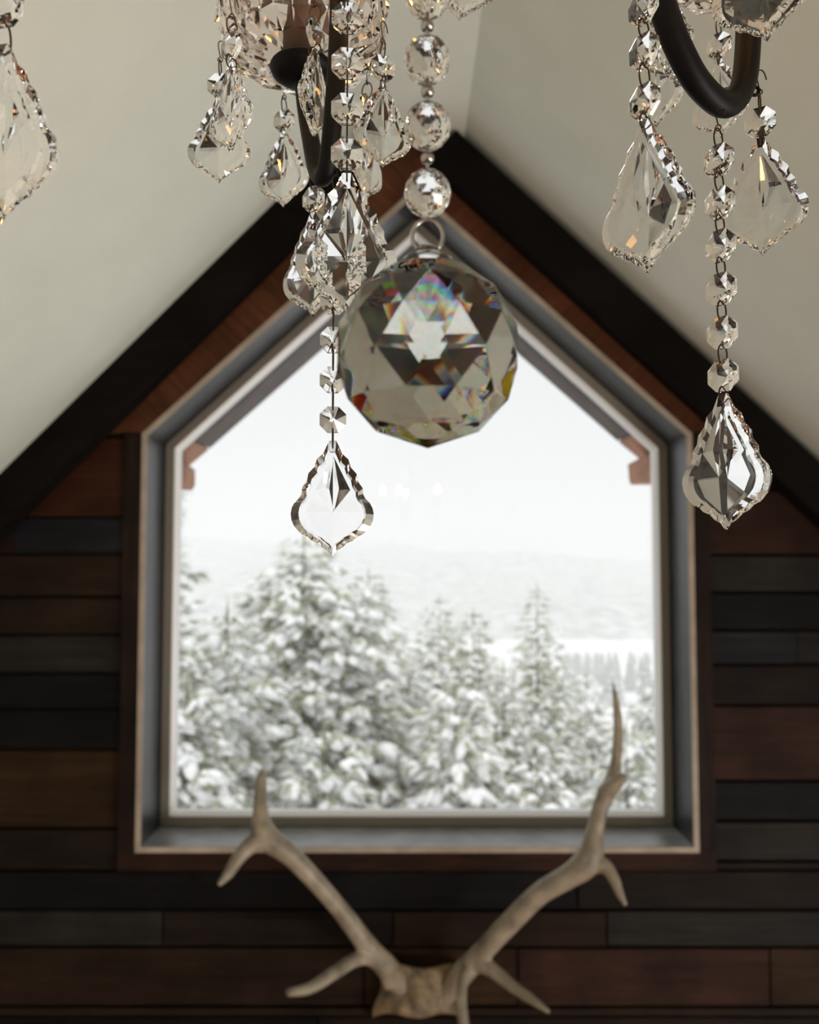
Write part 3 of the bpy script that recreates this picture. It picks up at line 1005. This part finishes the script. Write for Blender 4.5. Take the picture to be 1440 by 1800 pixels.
def conifer(label, px, py, D, height, radius, seed, load=1.0, zmin=None, dens=1.0, clump=0.30, fine=True, lean=0.0, group=None):
    """conifer whose top is seen at (px, py) from D metres; load is how much snow it carries"""
    rnd = random.Random(seed)
    top = P(px, py, D)
    bx, by = top.x, top.y
    bz = top.z - height
    root = link('snowy_conifer', None, loc=(bx, by, bz))
    tag(root, label, 'tree', group)
    tr_ = tube([(0, 0, 0), (0, 0, height * 0.5), (0, 0, height * 0.99)], [0.011 * height + 0.02, 0.007 * height, 0.006], 8)
    link('trunk', mesh('trunk', *tr_, True), M['bark'], root)
    NV, NF, SV, SF = [], [], [], []
    iv, if_ = (ICO1_V, ICO1_F)
    def blob(c, a, b, h, rx, dip):
        k = len(SV)
        ph = rnd.uniform(0, 99)
        ca, sa = math.cos(rx), math.sin(rx)
        for v in iv:
            q = 1 + 0.55 * noise.noise(v * 1.3 + Vector((ph, 0, 0))) + 0.25 * noise.noise(v * 3.1 + Vector((0, ph, 0)))
            x, y, z = v.x * a * q, v.y * b * q, v.z * h * q
            z -= dip * (x + a) + 0.25 * (x * x) / max(a, 0.01)
            SV.append((c[0] + (x + a * 0.5) * ca - y * sa, c[1] + (x + a * 0.5) * sa + y * ca, c[2] + z))
        SF.extend(tuple(i + k for i in f) for f in if_)
    def spike(c, d, l, w_):
        k = len(NV)
        side = Vector((-d.y, d.x, 0))
        if side.length < 1e-4: side = Vector((1, 0, 0))
        side = side.normalized() * w_
        up = d.cross(side).normalized() * w_
        c = Vector(c)
        NV.extend([c - side, c + side, c + up, c + d * l])
        NF.extend([(k, k + 1, k + 3), (k + 1, k + 2, k + 3), (k + 2, k, k + 3)])
    zt = height - 0.02
    step0 = clump * 0.50 / dens
    h = height - clump * 0.5
    spike((0, 0, height - 0.3), Vector((0, 0, 1)), 0.45, 0.03)
    lim = (zmin - bz) if zmin is not None else height * 0.12
    while h > max(lim, height * 0.06):
        f_ = 1 - h / height
        L = radius * (f_ ** 0.6) * rnd.uniform(0.8, 1.12) + 0.08
        nb = max(5, int(2 * math.pi * L / (clump * 1.5) * 0.8 * dens) if L > 0.4 else 5)
        nb = min(nb, 14)
        a0 = rnd.uniform(0, 6.28)
        for k in range(nb):
            a = a0 + 2 * math.pi * k / nb + rnd.uniform(-0.25, 0.25)
            l = L * rnd.uniform(0.65, 1.15)
            droop = rnd.uniform(0.25, 0.5)
            ca, sa = math.cos(a), math.sin(a)
            ns = max(1, int(l / (clump * 0.9)))
            for s in range(ns):
                t = (s + 0.7) / ns
                if t * l < 0.25 * radius * f_ and ns > 2: continue
                rr = l * t
                zc = h + 0.12 * rr - droop * rr * t
                off = rnd.uniform(-0.3, 0.3) * clump
                c = (ca * rr - sa * off, sa * rr + ca * off, zc)
                cs = clump * rnd.uniform(0.55, 1.0) * (0.55 + 0.45 * min(1, l / 1.2))
                for q in range(int(13 * dens)):
                    aa = a + rnd.uniform(-1.5, 1.5)
                    d = Vector((math.cos(aa), math.sin(aa), rnd.uniform(-0.75, 0.3))).normalized()
                    spike(Vector(c) + Vector((rnd.uniform(-1, 1), rnd.uniform(-1, 1), rnd.uniform(-0.3, 0.2))) * cs * 0.35, d, cs * rnd.uniform(0.7, 1.25), cs * 0.085)
                for q in range(3):
                    if rnd.random() < load:
                        blob((c[0], c[1], c[2] + cs * rnd.uniform(0.0, 0.14)), cs * rnd.uniform(0.45, 0.8), cs * rnd.uniform(0.22, 0.40), cs * rnd.uniform(0.15, 0.28),
                             a + (q - 1) * 0.75 + rnd.uniform(-0.3, 0.3), rnd.uniform(0.0, 0.5))
        h -= step0 * rnd.uniform(0.8, 1.2)
    link('needles', mesh('needles', NV, NF), M['needles'], root)['kind'] = 'stuff'
    link('snow_load', mesh('snow_load', SV, SF, True), M['snow'], root)['kind'] = 'stuff'
    return root

def tops(D): return P(720, 1460, D).z - 1.0
conifer('tallest snow-laden fir filling the left half of the window view', 535, 930, 15.0, 9.0, 4.0, 1, 0.8, tops(15), 1.0, 0.40)
conifer('fir at the left window edge reaching thin branches over the sky', 240, 640, 10.0, 8.5, 1.5, 2, 0.5, tops(10.0), 0.9, 0.26)
conifer('low heavily loaded fir in front of the tallest fir', 400, 1060, 12.0, 6.5, 2.1, 3, 0.95, tops(12.0), 1.0, 0.42)
conifer('slender grey-green fir just behind the shoulder of the tallest fir', 648, 1000, 20.5, 11.0, 3.2, 4, 0.5, tops(20.5), 1.0, 0.36)
conifer('faint pale fir standing between two darker firs in the middle', 772, 1046, 33.0, 13.0, 3.4, 5, 0.6, tops(33), 0.9, 0.44, False)
conifer('pointed fir right of the faint pale fir', 832, 1068, 24.0, 11.0, 2.4, 6, 0.45, tops(24), 1.0, 0.38)
conifer('lone open-branched fir with a bare trunk showing, before the frozen lake', 944, 1026, 27.0, 12.0, 2.6, 7, 0.4, tops(27), 0.85, 0.38)
conifer('bushy young fir loaded with snow below the pointed fir', 800, 1195, 13.6, 5.0, 2.2, 8, 0.95, tops(13.6), 1.0, 0.42)
conifer('small rounded fir weighed down with snow below the lone fir', 945, 1330, 11.5, 3.5, 1.4, 9, 0.95, tops(11.5), 1.0, 0.36)
conifer('snowy fir standing behind the taller antler tine', 1100, 1265, 14.0, 5.0, 1.5, 10, 0.9, tops(14), 1.0, 0.38)
conifer('snowy fir touching the right window frame', 1165, 1180, 17.5, 6.5, 2.0, 11, 0.75, tops(17.5), 1.0, 0.32)
conifer('snowy fir in the gap between the tallest fir and the bushy young fir', 700, 1130, 17.0, 6.0, 2.3, 12, 0.85, tops(17.0), 1.0, 0.34)
conifer('broad snowy fir behind the bushy young fir', 885, 1160, 19.0, 7.0, 2.3, 13, 0.75, tops(19), 1.0, 0.34)
conifer('pale fir on the slope right of the lone open-branched fir', 1030, 1180, 30.0, 8.0, 2.8, 14, 0.8, tops(30), 0.9, 0.44, False)
conifer('low loaded fir in the bottom left corner of the window', 330, 1190, 9.6, 4.5, 1.4, 15, 0.95, tops(9.6), 1.0, 0.34)
conifer('low loaded fir at the sill in front of the tallest fir trunk', 570, 1270, 10.8, 4.0, 1.7, 16, 0.95, tops(10.8), 1.0, 0.38)

# far conifers down the slope
random.seed(21)
def far_tree(seed):
    rnd = random.Random(seed)
    V, Fc = [], []
    n = 9
    for q in range(7):
        z0 = 0.08 + q * 0.125
        r0 = 0.19 * (1 - z0) + 0.015
        b = len(V)
        for k in range(n):
            a = 2 * math.pi * k / n
            rr = r0 * rnd.uniform(0.7, 1.25)
            V.append((rr * math.cos(a), rr * math.sin(a), z0 + rnd.uniform(-0.03, 0.02)))
        V.append((0, 0, z0 + 0.24))
        Fc += [(b + k, b + (k + 1) % n, b + n) for k in range(n)]
        Fc.append(tuple(b + k for k in range(n - 1, -1, -1)))
    me = mesh('far_conifer', V, Fc)
    me.materials.append(M['far_forest'])
    return me
FT = [far_tree(s) for s in range(3)]
spots = []
while len(spots) < 64:
    y = random.uniform(90, 260)
    x = (random.uniform(985, 1235) - 720) / F * y
    if all((x - a) ** 2 + (y - b) ** 2 > 16 for a, b in spots): spots.append((x, y))
for k, (x, y) in enumerate(spots):
    hgt = min(random.uniform(5, 9), CZ - 0.1175 * y - ground_z(x, y) + 0.3)      # tops stay below the far shore
    if hgt < 2: continue
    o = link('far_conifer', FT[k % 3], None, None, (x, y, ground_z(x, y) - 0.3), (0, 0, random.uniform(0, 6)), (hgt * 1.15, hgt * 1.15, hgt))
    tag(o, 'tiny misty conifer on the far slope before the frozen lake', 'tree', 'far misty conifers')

# ------------------------------------------------------------------ falling-snow haze over the valley
mh = bpy.data.materials.new('snow_haze')
mh.use_nodes = True
N_, L_ = mh.node_tree.nodes, mh.node_tree.links
N_.remove(N_['Principled BSDF'])
vs = N_.new('ShaderNodeVolumeScatter')
vs.inputs['Color'].default_value = (1, 1, 1, 1)
vs.inputs['Density'].default_value = 0.0013
L_.new(vs.outputs[0], N_['Material Output'].inputs['Volume'])
v, f = box(-650, 650, 5, 1300, -60, 70)
o = link('snow_haze', mesh('snow_haze', v, f), mh)
tag(o, 'thin white snow haze hanging over the valley', 'haze', None, 'stuff')
